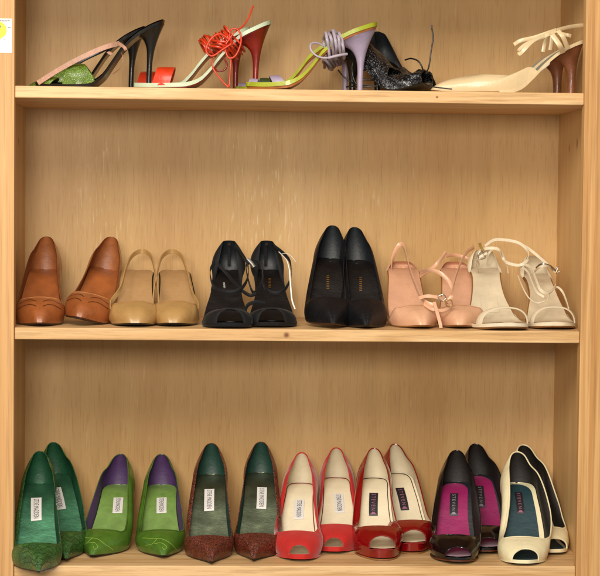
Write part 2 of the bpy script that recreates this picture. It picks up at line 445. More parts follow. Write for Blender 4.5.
    def upper(s, mat, lining, piping=None, rim=.0008, th=.0013, n=6, nv=16, end=12, name='upper'):
        s.end = end; N = end * n
        ts = [i / n for i in range(-N, N + 1)]
        if s.peep: ts = sorted(set(ts + [s.peep[2] + s.peep[0] * math.sin(H2 * j / 16) for j in range(-16, 17)]))
        G = []
        for t in ts:
            a = s.v0(t); G.append([s.surf(t, a + (1 - a) * j / nv) for j in range(nv + 1)])
        I = []
        for i, r in enumerate(G):
            ir = []
            for j, p in enumerate(r):
                i0, i1 = max(0, i - 1), min(len(G) - 1, i + 1)
                if end == 12 and i in (0, len(G) - 1): du = G[1][j] - G[-2][j]
                else: du = G[i1][j] - G[i0][j]
                dv = r[min(nv, j + 1)] - r[max(0, j - 1)]
                nn = du.cross(dv)
                nn = nn.normalized() if nn.length > 1e-12 else Vector((0, 0, 1))
                ir.append(p - nn * th)
            I.append(ir)
        # orientation test: the lining must lie inside
        mid = len(ts) // 2 + n * 4
        if mid < len(G):
            ctr = Vector((s.cx(.3), G[mid][2].y, G[mid][2].z))
            if (I[mid][2] - ctr).length > (G[mid][2] - ctr).length:
                I = [[g * 2 - i_ for g, i_ in zip(a, b)] for a, b in zip(G, I)]
        mb = MB(); mb.grid(G); mb.grid([[g[-1] for g in G], [i_[-1] for i_ in I]]); mb.grid([[g[0] for g in G], [i_[0] for i_ in I]])
        if end < 12: mb.grid([G[0], I[0]]); mb.grid([G[-1], I[-1]])
        up = mb.obj(name, mat, s.root)
        MB().grid(I).obj('lining', lining, s.root)
        rimp = [(g[-1] + i_[-1]) / 2 for g, i_ in zip(G, I)]
        if piping:
            if end == 12: rimp = rimp[:-1]
            tube(rimp[::2], rim, closed=(end == 12), n=2, k=6).obj('topline_binding', piping, up)
            if s.peep:
                e = [(g[0] + i_[0]) / 2 for t, g, i_ in zip(ts, G, I) if abs(t - s.peep[2]) <= s.peep[0] + 1e-6]
                tube(e, rim, n=2, k=6).obj('toe_opening_binding', piping, up)
        s.up = up
        return up
    def insole(s, mat, inset=.0015, pad=None, cup=.0016):
        def sheet(t0, t1, ins, dz, nx=12, n=5, endf=None):
            rows = []
            K = [t0 + (t1 - t0) * i / ((t1 - t0) * n) for i in range(int((t1 - t0) * n) + 1)]
            for t in K:
                Xr, y, q = s.foot(t, -ins); Xl, y2, _ = s.foot(-t, -ins)
                if Xr < Xl: Xr = Xl = (Xr + Xl) / 2
                z = s.zf(min(1, max(0, y / s.L)))
                rows.append([Vector((Xl + (Xr - Xl) * j / nx, y, z + dz + cup * (2 * j / nx - 1) ** 2)) for j in range(nx + 1)])
            return rows
        o = MB().grid(sheet(0, 11.8, inset, .0004)).obj('insole', mat, s.root)
        s.ins = o
        return o
    def insole_edge(s, mat, r=.0009, t0=4.2, inset=.004):
        """narrow bound line round the rear of the insole"""
        pts = []
        for i in range(-60, 61):
            a = 12 - abs(i) / 60 * (12 - t0); t = a if i <= 0 else -a
            X, y, q = s.foot(t, -inset - (.002 if q_ok(a) else 0))
            pts.append(Vector((X, y, s.zf(min(1, y / s.L)) + .0022)))
        tube(pts, r, n=1, k=6).obj('insole_binding', mat, s.ins)
    def pad(s, mat, q0=.24, q1=.93, k=.72, dz=.0016, shift=0.):
        rows = []
        N = 40
        for i in range(N + 1):
            u = i / N; q = q0 + (q1 - q0) * (1 - math.cos(math.pi * u)) / 2
            e = min(1, (max(0, 1 - ((q - (q1 - .15)) / .15) ** 2) ** .5) if q > q1 - .15 else 1)
            if q < q0 + .02: e = min(e, .92)
            w = s.hw(q) * k * e
            c = s.cx(q) + shift * s.W
            rows.append([Vector((c - w + 2 * w * j / 8, q * s.L, s.zf(q) + dz + .0008 * (2 * j / 8 - 1) ** 2)) for j in range(9)])
        return MB().grid(rows).obj('insole_pad', mat, s.root)
    def sole(s, mat, mat_front=None, edge=.0008, heel_t=None):
        rows = []; n = 5
        K = [12 * i / (12 * n) for i in range(12 * n + 1)]
        top = []; bot = []
        for t in [i / n for i in range(-12 * n, 12 * n)]:
            X, y, q = s.foot(t, edge); top.append(Vector((X, y, s.zf(q) - .0002)))
            X, y, q = s.foot(t, edge * .3 - .001); bot.append(Vector((X, y, s.base(q))))
        mb = MB(); mb.grid([top, bot], closed=True)
        lo = []; hi = []
        for t in K:
            for lst, e, dz, fn in ((lo, edge * .3 - .001, 0, s.base), (hi, edge, -.0002, s.zf)):
                a = s.foot(-t, e); b = s.foot(t, e)
                lst.append([Vector((a[0] + (b[0] - a[0]) * j / 6, a[1], fn(a[2]) + dz)) for j in range(7)])
        mb.grid(lo); mb.grid(hi)
        o = mb.obj('sole', mat, s.root); return o
    def heel(s, mat, tip='sole_dark', r=.0055, p=3.2, rx=None, lean=.045, q0=.76, back=0.):
        K = 22; rings = []; hb_ = s.hw(.87) * .98; d_top = (1 - q0) * s.L
        zt = s.base(.9)
        for j in range(K + 1):
            tau = j / K
            k = (1 - tau) ** p
            yb = s.L * (1.001 - lean * (1 - (1 - tau) ** 3.2) + back * tau); dep = 2 * r + (d_top - 2 * r) * k
            w = r + (hb_ - r) * (1 - tau) ** (p * .85)
            ring = []
            for a in range(20):
                th = 2 * math.pi * a / 20
                x = math.cos(th) * w; y = yb - dep / 2 + math.sin(th) * dep / 2
                if y < yb - dep / 2: x *= 1 - .12 * (1 - tau)
                z0 = s.base(min(1, max(.3, y / s.L)))
                ring.append(Vector((x + s.cx(.9), y, z0 * (1 - tau) + .004 * tau)))
            rings.append(ring)
        mb = MB().grid(rings, closed=True); mb.fan(rings[0]); mb.fan(rings[-1], True)
        h = mb.obj('heel', mat, s.root)
        c = sum(rings[-1], Vector()) / 20
        rr = [[Vector((c.x + (v.x - c.x) * .95, c.y + (v.y - c.y) * .95, z)) for v in rings[-1]] for z in (.0039, 0)]
        mb = MB().grid(rr, closed=True); mb.fan(rr[0]); mb.fan(rr[1], True); mb.obj('heel_tip', tip, h)
    def toe_wall(s, h, mat, t1=5.5, name='toe_rim', th=.0016):
        O = []; I = []
        for i in range(-30, 31):
            t = t1 * i / 30; X, y, q = s.foot(t, .0010); X2, y2, _ = s.foot(t, .0010 - th)
            hh = h * min(1, (1 - abs(i) / 30) * 2.2 + .02) ** 1.5
            z0 = s.base(q) + .0002
            O.append([Vector((X, y, z0)), Vector((X, y, z0 + hh * .6)), Vector((X * .995, y + .0003, z0 + hh))]); I.append([Vector((X2, y2, z0)), Vector((X2, y2, z0 + hh * .6)), Vector((X2, y2, z0 + hh))])
        mb = MB(); mb.grid(O); mb.grid(I); mb.grid([[r[-1] for r in O], [r[-1] for r in I]])
        return mb.obj(name, mat, s.root)
    def onfoot(s, x, y, dz):
        q = y / s.L; w = max(.001, s.hw(q))
        return Vector((x + s.cx(q), y, s.zf(q) + dz + .0016 * min(1, (x / w) ** 2)))
    def label(s, q, ln, w, words, plate='white_label', ink='ink', spacing=1., x=0., tilt=0., logo=None, th=.48, tl=.86, dz=.0022, mirror=False):
        sl = (s.zf(q + .03) - s.zf(q - .03)) / (.06 * s.L); c = 1 / math.sqrt(1 + sl * sl); yc = q * s.L
        ct, st_ = math.cos(R(tilt)), math.sin(R(tilt))
        def m(a, b, d):    # a along the shoe towards the toe, b across
            a2 = a * ct - b * st_; b2 = a * st_ + b * ct
            return s.onfoot(x + b2, yc - a2 * c, d)
        par = s.ins
        if plate:
            rows = [[m(ln * (i / 10 - .5), w * (j / 4 - .5), dz) for j in range(5)] for i in range(11)]
            lo = [[m(ln * (i / 10 - .5), w * (j / 4 - .5), dz - .0006) for j in range(5)] for i in range(11)]
            mb = MB(); mb.grid(rows)
            ring = rows[0] + [r[-1] for r in rows[1:]] + rows[-1][-2::-1] + [r[0] for r in rows[-2:0:-1]]
            ring2 = lo[0] + [r[-1] for r in lo[1:]] + lo[-1][-2::-1] + [r[0] for r in lo[-2:0:-1]]
            mb.grid([ring, ring2], closed=True)
            par = mb.obj('brand_label', plate, s.root)
        V, F = text_geo(words, spacing)
        off = -.06 * ln if logo else 0
        tl_ = tl * (.86 if logo else 1)
        vs = [m(ln * tl_ * vx + off, w * th * vy, dz + .0003) for vx, vy in V]; fs = [list(f) for f in F]
        if logo:   # small emblem under the word
            b = len(vs); a0, a1 = ln * .37, ln * .46
            vs += [m(a0, -w * .12, dz + .0003), m(a0, w * .12, dz + .0003), m(a1, w * .34, dz + .0003), m(a1, -w * .34, dz + .0003)]; fs.append([b, b + 1, b + 2, b + 3])
        link('lettering', vs, fs, ink, par, smooth=False)
    def band(s, q0, q1, h, mat, q0t=None, q1t=None, th=.0016, pw=.75, name='toe_strap', lining=None, wob=0., grow=.0012):
        q0t = q0 if q0t is None else q0t; q1t = q1 if q1t is None else q1t
        O = []; I = []; NA = 28; NB = 8
        for j in range(NB + 1):
            ro = []; ri = []
            for i in range(NA + 1):
                ph = math.pi * i / NA; sn = math.sin(ph)
                a = q0 + (q0t - q0) * sn ** .8; b = q1 + (q1t - q1) * sn ** .8
                q = a + (b - a) * j / NB
                e = .0006 * math.cos(math.pi * (j / NB - .5)) + wob * math.sin(i * .9 + j)
                for lst, g in ((ro, 0), (ri, -th)):
                    w = s.hw(max(.02, q)) + grow + g + e; hh = h + g + e
                    cs = math.cos(ph)
                    lst.append(Vector((s.cx(q) + w * (abs(cs) ** .75) * (1 if cs > 0 else -1), q * s.L, s.zf(max(0, q)) - .001 + max(0, hh) * sn ** pw)))
            O.append(ro); I.append(ri)
        mb = MB(); mb.grid(O); mb.grid(I); mb.grid([O[0], I[0]]); mb.grid([O[-1], I[-1]])
        o = mb.obj(name, mat, s.root)
        return o
    def loc(s, p):
        return s.root.matrix_world.inverted() @ Vector(p)
    def strap_local(s, pts, w, mat, th=.0016, hint=(0, 0, 1), name='strap', closed=False, n=8):
        return ribbon([Vector(p) for p in pts], w, th, hint, closed, n).obj(name, mat, s.root)
    def strap_px(s, pts, w, mat, th=.0011, hint=(0, 0, 1), name='strap', closed=False, n=8):
        """strap through places read off the photograph, each with its own depth"""
        inv = s.root.matrix_world.inverted()
        P = [inv @ at(*p) for p in pts]
        h = (inv.to_3x3() @ Vector(hint)) if not callable(hint) else hint
        if mat == 'bone': w *= .8
        return ribbon(P, w, th, h, closed, n).obj(name, mat, s.root)
    def cord_px(s, pts, r, mat, name='cord', closed=False, n=8):
        inv = s.root.matrix_world.inverted()
        return tube([inv @ at(*p) for p in pts], r, closed, n).obj(name, mat, s.root)
    def seam(s, tv, r, mat, name='stitching', n=6, lift=.0):
        P = cat([Vector((t, v, 0)) for t, v in tv], n)
        pts = [s.surf(p.x, p.y) for p in P]
        return tube(pts, r, n=1, k=5).obj(name, mat, s.up)

def q_ok(a): return a > 6

#==SCENE==
# ================================================================ bookcase
Z1, Z2, Z3, TH, D = .3798, 0., -.3794, .0188, .300
HW = .45; PX = .469
M['pine_stile'] = wood('pine_stile', 'b9854c', 'd0a068', 'dcb27c', 2, rings=34, pores=.20, seed=1.3, contrast=.8, mixm=.5, stretch=.016, knots=())
M['pine_stile_b'] = wood('pine_stile_b', 'b27c44', 'c99a60', 'd5a972', 2, rings=36, pores=.22, seed=5.3, contrast=.9, mixm=.5, stretch=.018)
M['pine_side'] = wood('pine_side', 'bf965e', 'cfa76f', 'dab57f', 2, rings=16, pores=.08, seed=2.1, contrast=.5, knots=((.14, .305, .006, 1, 2), (.05, .31, .009, 1, 2), (.205, .30, .004, 1, 2)))
M['pine_shelf'] = wood('pine_shelf', 'bd9059', 'd6ad79', 'e2bd8c', 0, rings=34, pores=.22, seed=3.7, contrast=1.0, mixm=.5, knots=((-.02, -.009, .0045, 0, 2), (.215, .3705, .002, 0, 2)))
M['veneer'] = veneer('veneer')

def box(name, x0, x1, y0, y1, z0, z1, mat, parent, bev=.0015):
    v = [(x, y, z) for x in (x0, x1) for y in (y0, y1) for z in (z0, z1)]
    f = [(0, 1, 3, 2), (4, 6, 7, 5), (0, 4, 5, 1), (2, 3, 7, 6), (0, 2, 6, 4), (1, 5, 7, 3)]
    o = link(name, v, f, mat, parent, smooth=False)
    if bev:
        m = o.modifiers.new('b', 'BEVEL'); m.width = bev; m.segments = 2
    return o

case = empty('bookcase', (0, 0, -.50), (0, 0, 0), 'pale pine bookcase with plywood back holding rows of high-heeled shoes', 'bookcase')
def inside(o):
    o.location = (0, 0, .50); return o
inside(box('upright', -.52, -HW, -.004, .018, -.50, .80, 'pine_stile', case, .0012))
inside(box('upright', HW, .52, -.004, .018, -.50, .80, 'pine_stile_b', case, .0012))
inside(box('side_panel', -PX - .018, -PX, .0182, D + .006, -.50, .80, 'pine_side', case, 0))
inside(box('side_panel', PX, PX + .018, .0182, D + .006, -.50, .80, 'pine_side', case, 0))
inside(box('back_panel', -PX, PX, D, D + .006, -.50, .80, 'veneer', case, 0))
def shelf(z):
    o = [(-HW + .0004, 0), (HW - .0004, 0), (HW - .0004, .0186), (PX - .0003, .0186), (PX - .0003, D - .0004), (-PX + .0003, D - .0004), (-PX + .0003, .0186), (-HW + .0004, .0186)]
    v = [(x, y, z - TH) for x, y in o] + [(x, y, z) for x, y in o]
    n = 8; f = [tuple(range(n - 1, -1, -1)), tuple(range(n, 2 * n))] + [(i, (i + 1) % n, n + (i + 1) % n, n + i) for i in range(n)]
    s = link('shelf', v, f, 'pine_shelf', case, smooth=False)
    m = s.modifiers.new('b', 'BEVEL'); m.width = .0013; m.segments = 2
    inside(s)
for z in (Z1, Z2, Z3, .60): shelf(z)  # the last one is unseen, added above the view and set low to shade the top row

# price card on the left upright
pc = inside(box('price_card', -.5035, -.4535, -.0050, -.00415, .4305, .4835, 'paper', case, 0))
v = [(-.4755 + .0135 * math.cos(a), -.0053, .4655 + .0135 * math.sin(a)) for a in [2 * math.pi * i / 40 for i in range(40)]]
link('yellow_dot', v, [list(range(40))], 'yellow', pc, smooth=False)
mb = MB(); random.seed(3)
def dash(x0, x1, z, h):
    b = len(mb.v); mb.v += [Vector((x0, -.0056, z)), Vector((x1, -.0056, z)), Vector((x1, -.0056, z + h)), Vector((x0, -.0056, z + h))]; mb.f.append([b, b + 1, b + 2, b + 3])
x = -.500
while x < -.458:
    w = random.uniform(.0008, .0022); dash(x, x + w, .4795 - random.uniform(0, .0004), .0018); x += w + .0006
for x, w in ((-.482, .0018), (-.4795, .0018), (-.477, .0010), (-.4752, .0020), (-.4725, .0018)): dash(x, x + w, .4695, .0032)
dash(-.4602, -.4560, .4695, .0012)
for x in (-.490, -.478, -.4715, -.4668): dash(x, x + .0016, .4510, .0012)
mb.obj('printing', 'paper_ink', pc, smooth=False)

# ============================================================ bottom shelf
z = Z3 + .0003
PK = dict
def pump(**k): return Shoe('pump', **k)

# dark green reptile pumps
G = 'dark green reptile pumps'
for lab, x, y, yaw, side, H in (('dark green scaly pointed pump at the left end, toe hanging over the bottom shelf edge', -.4070, -.074, -4.6, 1, .106),
                            ('dark green scaly pointed pump half hidden behind its mate and beside the bright green pump', -.3640, .022, -13.5, -1, .108)):
    s = pump(label=lab, catg='shoe', group=G, loc=(x, y, z), yaw=yaw, H=H, L=.208, W=.079, out=SPIKE, side=side, st=.30, hv=.036, hb=.056, ridge=.002); s.gape = .22
    s.upper('croc_green', 'green_lining', 'croc_green', rim=.0007)
    s.insole('green_metal'); s.sole('sole_dark'); s.heel('croc_green')
    s.label(.70, .042, .017, 'STEVE MADDEN', x=-.001, tilt=4)
    for k in (.22, .42, .62, .8):
        s.seam([(-3.2, k * .9), (-2.2, k + .08), (-1.2, k - .04), (0, k + .07), (1.2, k - .04), (2.2, k + .08), (3.2, k * .9)], .0004, 'green_stitch')

# bright green pumps, purple lining
G = 'bright green pumps with purple lining'
for lab, x, y, yaw, side in (('bright green pump with purple lining, toe turned left, beside the dark green pair', -.326, .050, 8.5, -1),
                             ('bright green leather pump with purple lining, standing straight beside the brown scaly pumps', -.2195, .048, -2.0, 1)):
    s = pump(label=lab, catg='shoe', group=G, loc=(x, y, z), yaw=yaw, H=.084, L=.205, W=.081, out=POINT, side=side, st=.265, hv=.036, hb=.056); s.gape = .3 * side
    s.upper('apple_green', 'purple', 'apple_green', rim=.0007)
    s.seam([(t_, .95) for t_ in range(-11, 12)], .00035, 'green_stitch', name='topline_stitching'); s.insole('apple_insole'); s.sole('sole_dark'); s.heel('apple_green')
    s.label(.70, .032, .017, 'STEVE MADDEN', x=.004, tilt=3, th=.44)
    s.seam([(-3.4, .62), (-2, .62), (-.6, .62), (.8, .55), (2.2, .32), (3, .12)], .0004, 'stitch')
    s.seam([(-1.6, .42), (-.6, .46), (.4, .40), (1.0, .28), (.4, .2), (-.2, .30)], .0004, 'stitch')
    s.seam([(-3, .30), (-2, .40), (-1, .62)], .0004, 'stitch')

# brown snake pumps, dark green lining
G = 'brown reptile pumps with dark green lining'
for lab, x, y, yaw, side in (('brown scaly pointed pump with dark green lining beside the bright green pumps', -.1415, .002, .6, 1),
                             ('brown scaly pointed pump with dark green lining beside the bright red suede pair', -.0650, .022, 3.0, -1)):
    s = pump(label=lab, catg='shoe', group=G, loc=(x, y, z), yaw=yaw, H=.110, L=.205, W=.080, out=SPIKE, side=side, st=.27, hv=.035, hb=.056, ridge=.0015); s.gape = .2 * side
    s.upper('snake_brown', 'teal_lining', 'snake_brown', rim=.0007)
    s.insole('olive_metal'); s.sole('sole_dark'); s.heel('snake_brown')
    s.label(.70, .041, .0165, 'STEVE MADDEN', x=.001, tilt=3 if side > 0 else -3)
    for k, sg in ((.28, 1), (.5, -1), (.72, 1), (.85, -1)):
        s.seam([(-3.4 * sg, k), (-2 * sg, k + .06), (-.6 * sg, k - .02), (1 * sg, k - .16), (2.6 * sg, max(.02, k - .36))], .0005, 'brown_edge')

# red suede peep toes
G = 'bright red suede peep-toe pumps'
for lab, x, y, yaw, side in (('bright red suede peep-toe pump in front, beside the brown scaly pumps', .0010, .030, 4.6, 1),
                             ('bright red suede peep-toe pump standing further back against the dark red patent pair', .0690, .090, 3.2, -1)):
    s = Shoe('peep_toe_pump', label=lab, catg='shoe', group=G, loc=(x, y, z), yaw=yaw, H=.092, L=.200, W=.083, out=PEEP, side=side, st=.255, hv=.036, hb=.055, plat=.002)
    s.T = [t_ if i_ < 6 else (t_[0] * .88, t_[1], t_[2]) for i_, t_ in enumerate(s.T)]
    s.peep = (1.7, .44, 0); s.gape = .12 * side
    s.upper('red_suede', 'cream_lining', 'red_suede', rim=.0011)
    s.insole('cream_insole'); s.insole_edge('dark_red', .0009); s.sole('sole_dark'); s.heel('red_suede')
    s.toe_wall(.008, 'red_suede')
    s.label(.67, .038, .0165, 'STEVE MADDEN', x=.002, tilt=2, plate='white_label')

# dark red patent platform peep toes
G = 'dark red patent peep-toe platform pumps'
for lab, x, y, yaw, side in (('dark red patent peep-toe platform pump in front, beside the red suede pair', .1370, .040, 1.6, 1),
                             ('dark red patent peep-toe platform pump set back, beside the black patent pair', .2030, .093, -6.0, -1)):
    s = Shoe('peep_toe_pump', label=lab, catg='shoe', group=G, loc=(x, y, z), yaw=yaw, H=.100, L=.198, W=.083, out=PEEP, side=side, st=.25, hv=.034, hb=.054, plat=.011, low=.026)
    s.T = [t_ if i_ < 6 else (t_[0] * .88, t_[1], t_[2]) for i_, t_ in enumerate(s.T)]
    s.peep = (2.3, .56, .1); s.gape = .25
    s.upper('red_patent', 'cream_lining', 'red_patent', rim=.0011)
    s.insole('cream_insole'); s.insole_edge('dark_stitch', .0007); s.sole('red_patent'); s.heel('red_patent')
    s.band(-.004, .012, .002, 'red_patent', name='toe_rim', th=.002)
    MB().grid([[Vector((s.foot(t, .0010)[0], s.foot(t, .0010)[1], zz)) for t in [i / 4 for i in range(-20, 21)]] for zz in (0.0005, .0028)]).obj('outsole', 'sole_tan', s.root)
    s.label(.68, .044, .0150, 'STEVEN', plate='black_label', ink='pink_ink', spacing=1.5, x=0, tilt=0 if side > 0 else 3, logo=1, th=.45)

# black patent peep toes, magenta insole
G = 'black patent peep-toe pumps with magenta insoles'
for lab, x, y, yaw, side in (('black patent peep-toe pump with magenta insole, the one nearer the shelf edge', .2545, .010, 8.3, 1),
                             ('black patent peep-toe pump with magenta insole behind, next to the cream peep-toe pair', .3240, .088, .8, -1)):
    s = Shoe('peep_toe_pump', label=lab, catg='shoe', group=G, loc=(x, y, z), yaw=yaw, H=.098, L=.203, W=.084, out=PEEP, side=side, st=.24, hv=.033, hb=.057, plat=.004)
    s.peep = (2.2, .44, .3); s.gape = .42
    s.upper('black_patent', 'dark_lining', 'black_patent', rim=.0009)
    s.toe_wall(.007, 'black_patent'); s.insole('black_lining'); s.ins = s.pad('magenta', k=.80, q0=.03, q1=.93, shift=-.02 * s.side); s.sole('sole_dark'); s.heel('black_patent')
    MB().grid([[Vector((s.foot(t, .0022)[0], s.foot(t, .0022)[1], s.base(s.foot(t)[2]) + zz)) for t in [i / 4 for i in range(-20, 21)]] for zz in (0.001, .0032)]).obj('welt', 'brown_edge', s.root)
    s.label(.70, .044, .0135, 'STEVEN', plate='black_label', ink='grey_ink', spacing=1.5, x=0, tilt=3 if side > 0 else -3, logo=1, th=.40, dz=.0032)

# cream peep toes, teal insole
G = 'cream peep-toe pumps with dark lining'
for lab, x, y, yaw, side in (('cream peep-toe pump with teal insole, the front one at the bottom shelf right end', .3690, -.002, 5.0, -1),
                             ('cream peep-toe pump with dark lining behind its mate, close to the right side panel', .4290, .084, -5.0, 1)):
    s = Shoe('peep_toe_pump', label=lab, catg='shoe', group=G, loc=(x, y, z), yaw=yaw, H=.098, L=.205, W=.085, out=PEEP, side=side, st=.26, hv=.035, hb=.056)
    s.peep = (2.2, .50, .45); s.gape = .45
    s.upper('ivory', 'dark_lining', 'ivory', rim=.0012)
    s.toe_wall(.0055, 'ivory'); s.seam([(t_, .93) for t_ in range(-11, 12)], .00035, 'bone_in', name='topline_stitching'); s.insole('ivory'); s.sole('sole_brown'); s.heel('ivory')
    s.ins = s.pad('teal_insole', k=.80, q0=.02, q1=.93, shift=-.03); s.pad_edge = None
    s.label(.72, .044, .0125, 'STEVEN', plate='black_label', ink='pink_ink', spacing=1.5, x=-.002, tilt=0, logo=1, th=.42, dz=.0032)

# ============================================================ middle shelf
z = Z2 + .0003
# brown leather pumps with slits
G = 'brown leather pumps with cut slits'
for lab, x, y, yaw, side, roll, dz in (('chestnut brown pump with slit toe, standing flat in the middle shelf left corner', -.4160, .012, -1.6, 1, 0, 0),
                                 ('chestnut brown pump with slit toe, tipped on its side edge beside the camel slingbacks', -.3480, .030, 3.0, -1, 11, .0075)):
    s = pump(label=lab, catg='shoe', group=G, loc=(x, y, z + dz), yaw=yaw, roll=roll, pitch=-1.5 if roll else 0, H=.080, L=.200, W=.079, out=SOFT, side=side, st=.30, hv=.043, hb=.057, ridge=.0015)
    s.upper('tan_brown', 'tan_lining', 'brown_edge', rim=.0007)
    s.insole('tan_brown'); s.sole('sole_brown'); s.heel('tan_brown')
    for sg in (-1, 1):
        for v0_, tt in ((.80, 3.6), (.60, 3.7)):
            s.seam([(sg * .7, v0_ - .10), (sg * 1.6, v0_ - .0), (sg * 2.5, v0_), (sg * tt, v0_ - .10)], .0009, 'brown_edge', name='slit')
    s.seam([(-4.2, .93), (-2, .93), (0, .93), (2, .93), (4.2, .93)], .0004, 'tan_stitch')

# camel slingbacks
G = 'camel slingback pumps'
def sling(s, e=4.6, cut=.10):
    """lower the topline to the sole behind the toe cap"""
    st = s.T[0][1]; hv = s.T[0][2]
    s.T[3] = (.66, st + .012, hv * .90); s.T[4] = (.88, st + .035, hv * .80); s.T[5] = (.99, st + .10, hv * .32)
    s.T[6] = (.93, .50, .001); s.T[7] = (.74, .64, .001)
for lab, x, y, yaw, side, px in (('camel leather slingback with a looped heel strap, beside the brown slit pumps', -.2650, .018, -.5, 1, 0),
                             ('camel leather slingback with a narrow strap loop, right beside the black sandals', -.1960, .030, -3.0, -1, 1)):
    s = Shoe('slingback', label=lab, catg='shoe', group=G, loc=(x, y, z), yaw=yaw, H=.080, L=.200, W=.080 if not px else .076, out=PEEP, side=side, st=.235, hv=.037)
    sling(s); s.upper('camel', 'camel_in', 'camel', rim=.0007, end=6)
    s.seam([(t_, .93) for t_ in range(-5, 6)], .00035, 'tan_lining', name='topline_stitching'); s.insole('camel_in'); s.sole('sole_dark'); s.heel('camel')
    a, b = s.top(-4.6), s.top(4.6); L, H = s.L, s.H
    sh = .006 if not px else -.004
    pts = [a + Vector((.001, -.004, -.008)), a + Vector((.0, .014, .012)), Vector((-.030 + sh, .45 * L, .058)), Vector((-.024 + sh, .68 * L, .088)), Vector((-.016 + sh, .88 * L, H + .028)),
           Vector((sh, .99 * L, H + .036)), Vector((.016 + sh, .88 * L, H + .028)), Vector((.025 + sh, .68 * L, .082)), Vector((.031 + sh, .45 * L, .052)), b + Vector((0, .014, .010)), b + Vector((-.001, -.004, -.008))]
    s.strap_local(pts, .0075, 'camel', name='heel_strap', th=.0018)

# black strappy sandals
G = 'black ankle-strap sandals'
def sandal_counter(s, mat, lining, h, q_from=8.2, wing=0., name='heel_counter', lean=.012):
    """low cup at the heel"""
    O = []; I = []; N = 44; nv = 9
    for i in range(N + 1):
        a = q_from + (12 - q_from) * (1 - abs(1 - 2 * i / N)); t = a if i <= N / 2 else -a
        X, y, q = s.foot(t, .001); k = (a - q_from) / (12 - q_from)
        u_ = min(1, k * 1.7); hh = .0015 + h * u_ * u_ * (3 - 2 * u_)
        c = Vector((s.cx(q), .86 * s.L, 0)); ro = []; ri = []
        for j in range(nv + 1):
            v = j / nv; p = Vector((X, y, s.zf(q) + hh * v)); d = Vector((X - c.x, y - c.y, 0)).normalized()
            p += d * (.007 * math.sin(math.pi * v) - lean * v * v) * (.15 + .85 * u_); ro.append(p); ri.append(p - d * .0015)
        O.append(ro); I.append(ri)
    mb = MB(); mb.grid(O); mb.grid([[r[-1] for r in O], [r[-1] for r in I]]); mb.grid([O[0], I[0]]); mb.grid([O[-1], I[-1]])
    o = mb.obj(name, mat, s.root); MB().grid(I).obj('counter_lining', lining, o)
    return o
spec = [('black sandal with a small white stamp on its insole, beside the camel slingbacks', -.1140, -.004, .6, 1),
        ('black sandal with gold lettering and a white swing tag, beside the black satin pumps', -.0385, .022, -3.2, -1)]
BS = []
for lab, x, y, yaw, side in spec:
    s = Shoe('sandal', label=lab, catg='shoe', group=G, loc=(x, y, z), yaw=yaw, H=.082, L=.198, W=.082, out=SAND, side=side, plat=.003)
    s.insole('black_insole'); s.sole('black_suede'); s.heel('black_suede')
    s.band(.03, .21, .024, 'black_suede', q0t=.02, q1t=.20, th=.002)
    sandal_counter(s, 'black_suede', 'black_lining', .050, 7.2, .004, lean=.016)
    BS.append(s)
a, b = BS
a.label(.70, .015, .006, 'IIIIIII', plate=None, ink='white_label', x=-.004, tilt=8)
b.label(.72, .026, .009, 'IIIIIII', plate=None, ink='gold', x=0, tilt=-8)
for s in BS:   # zip at the back of the cup
    s.strap_local([(s.cx(1), s.L * .985, s.H + .012), (s.cx(1), s.L * .975, s.H + .030), (s.cx(1), s.L * .945, s.H + .051)], .005, 'black_suede', hint=(1, 0, 0), name='zip')
    s.strap_local([(s.cx(1), s.L * .93, s.H + .046), (s.cx(1) , s.L * .915, s.H + .050)], .005, 'silver', hint=(1, 0, 0), name='zip_pull')
a.strap_px([(214, 262, .16), (210, 272, .13), (214, 287, .095), (226, 292, .075), (239, 290, .075), (247, 280, .09), (248, 266, .12), (242, 254, .15), (234, 247, .17)], .0062, 'black_suede', name='ankle_strap')
a.strap_px([(216, 262, .17), (228, 275, .11), (238, 287, .085), (249, 295, .070), (256, 294, .072)], .0058, 'black_suede', name='ankle_strap')
b.strap_px([(250, 262, .16), (246, 268, .13), (252, 291, .075), (259, 288, .085), (263, 276, .10), (261, 264, .13), (254, 261, .15)], .0050, 'black_suede', name='ankle_strap')
b.strap_px([(262, 264, .16), (263, 282, .11), (268, 291, .090), (278, 293, .085), (286, 288, .095), (291, 276, .12), (290, 262, .15), (284, 254, .17), (274, 246, .19)], .0062, 'black_suede', name='ankle_strap')
b.strap_px([(245, 312, .045), (248, 305, .05), (256, 302, .055), (265, 303, .06)], .006, 'black_suede', name='side_strap')
a.strap_px([(238, 309, .03), (246, 313, .02), (251, 318, .015), (252, 323, .012)], .006, 'black_suede', name='side_strap')
b.strap_px([(247, 259, .15), (251, 263, .15), (254, 267, .15)], .007, 'silver', name='buckle')
# swing tag
inv = Matrix.Identity(4)
tg = empty('swing_tag', at(293, 292, .06), (0, 0, 0), 'thin white swing tag hanging on a loop from the right black sandal', 'tag')
bpy.context.view_layer.update(); inv = tg.matrix_world.inverted()
ribbon([inv @ at(*p) for p in ((289.5, 270, .085), (290.5, 285, .07), (292, 300, .055), (295, 309, .045))], .0022, .0008, (1, .2, 0)).obj('card', 'paper', tg)
tube([inv @ at(*p) for p in ((279, 252, .165), (283, 256, .13), (287, 261, .10), (289.5, 270, .085))], .0009).obj('loop', 'paper', tg)
tube([inv @ at(*p) for p in ((281, 254, .145), (287, 253.5, .13), (292, 257, .12), (296, 262, .11))], .0004).obj('loop', 'paper', tg)

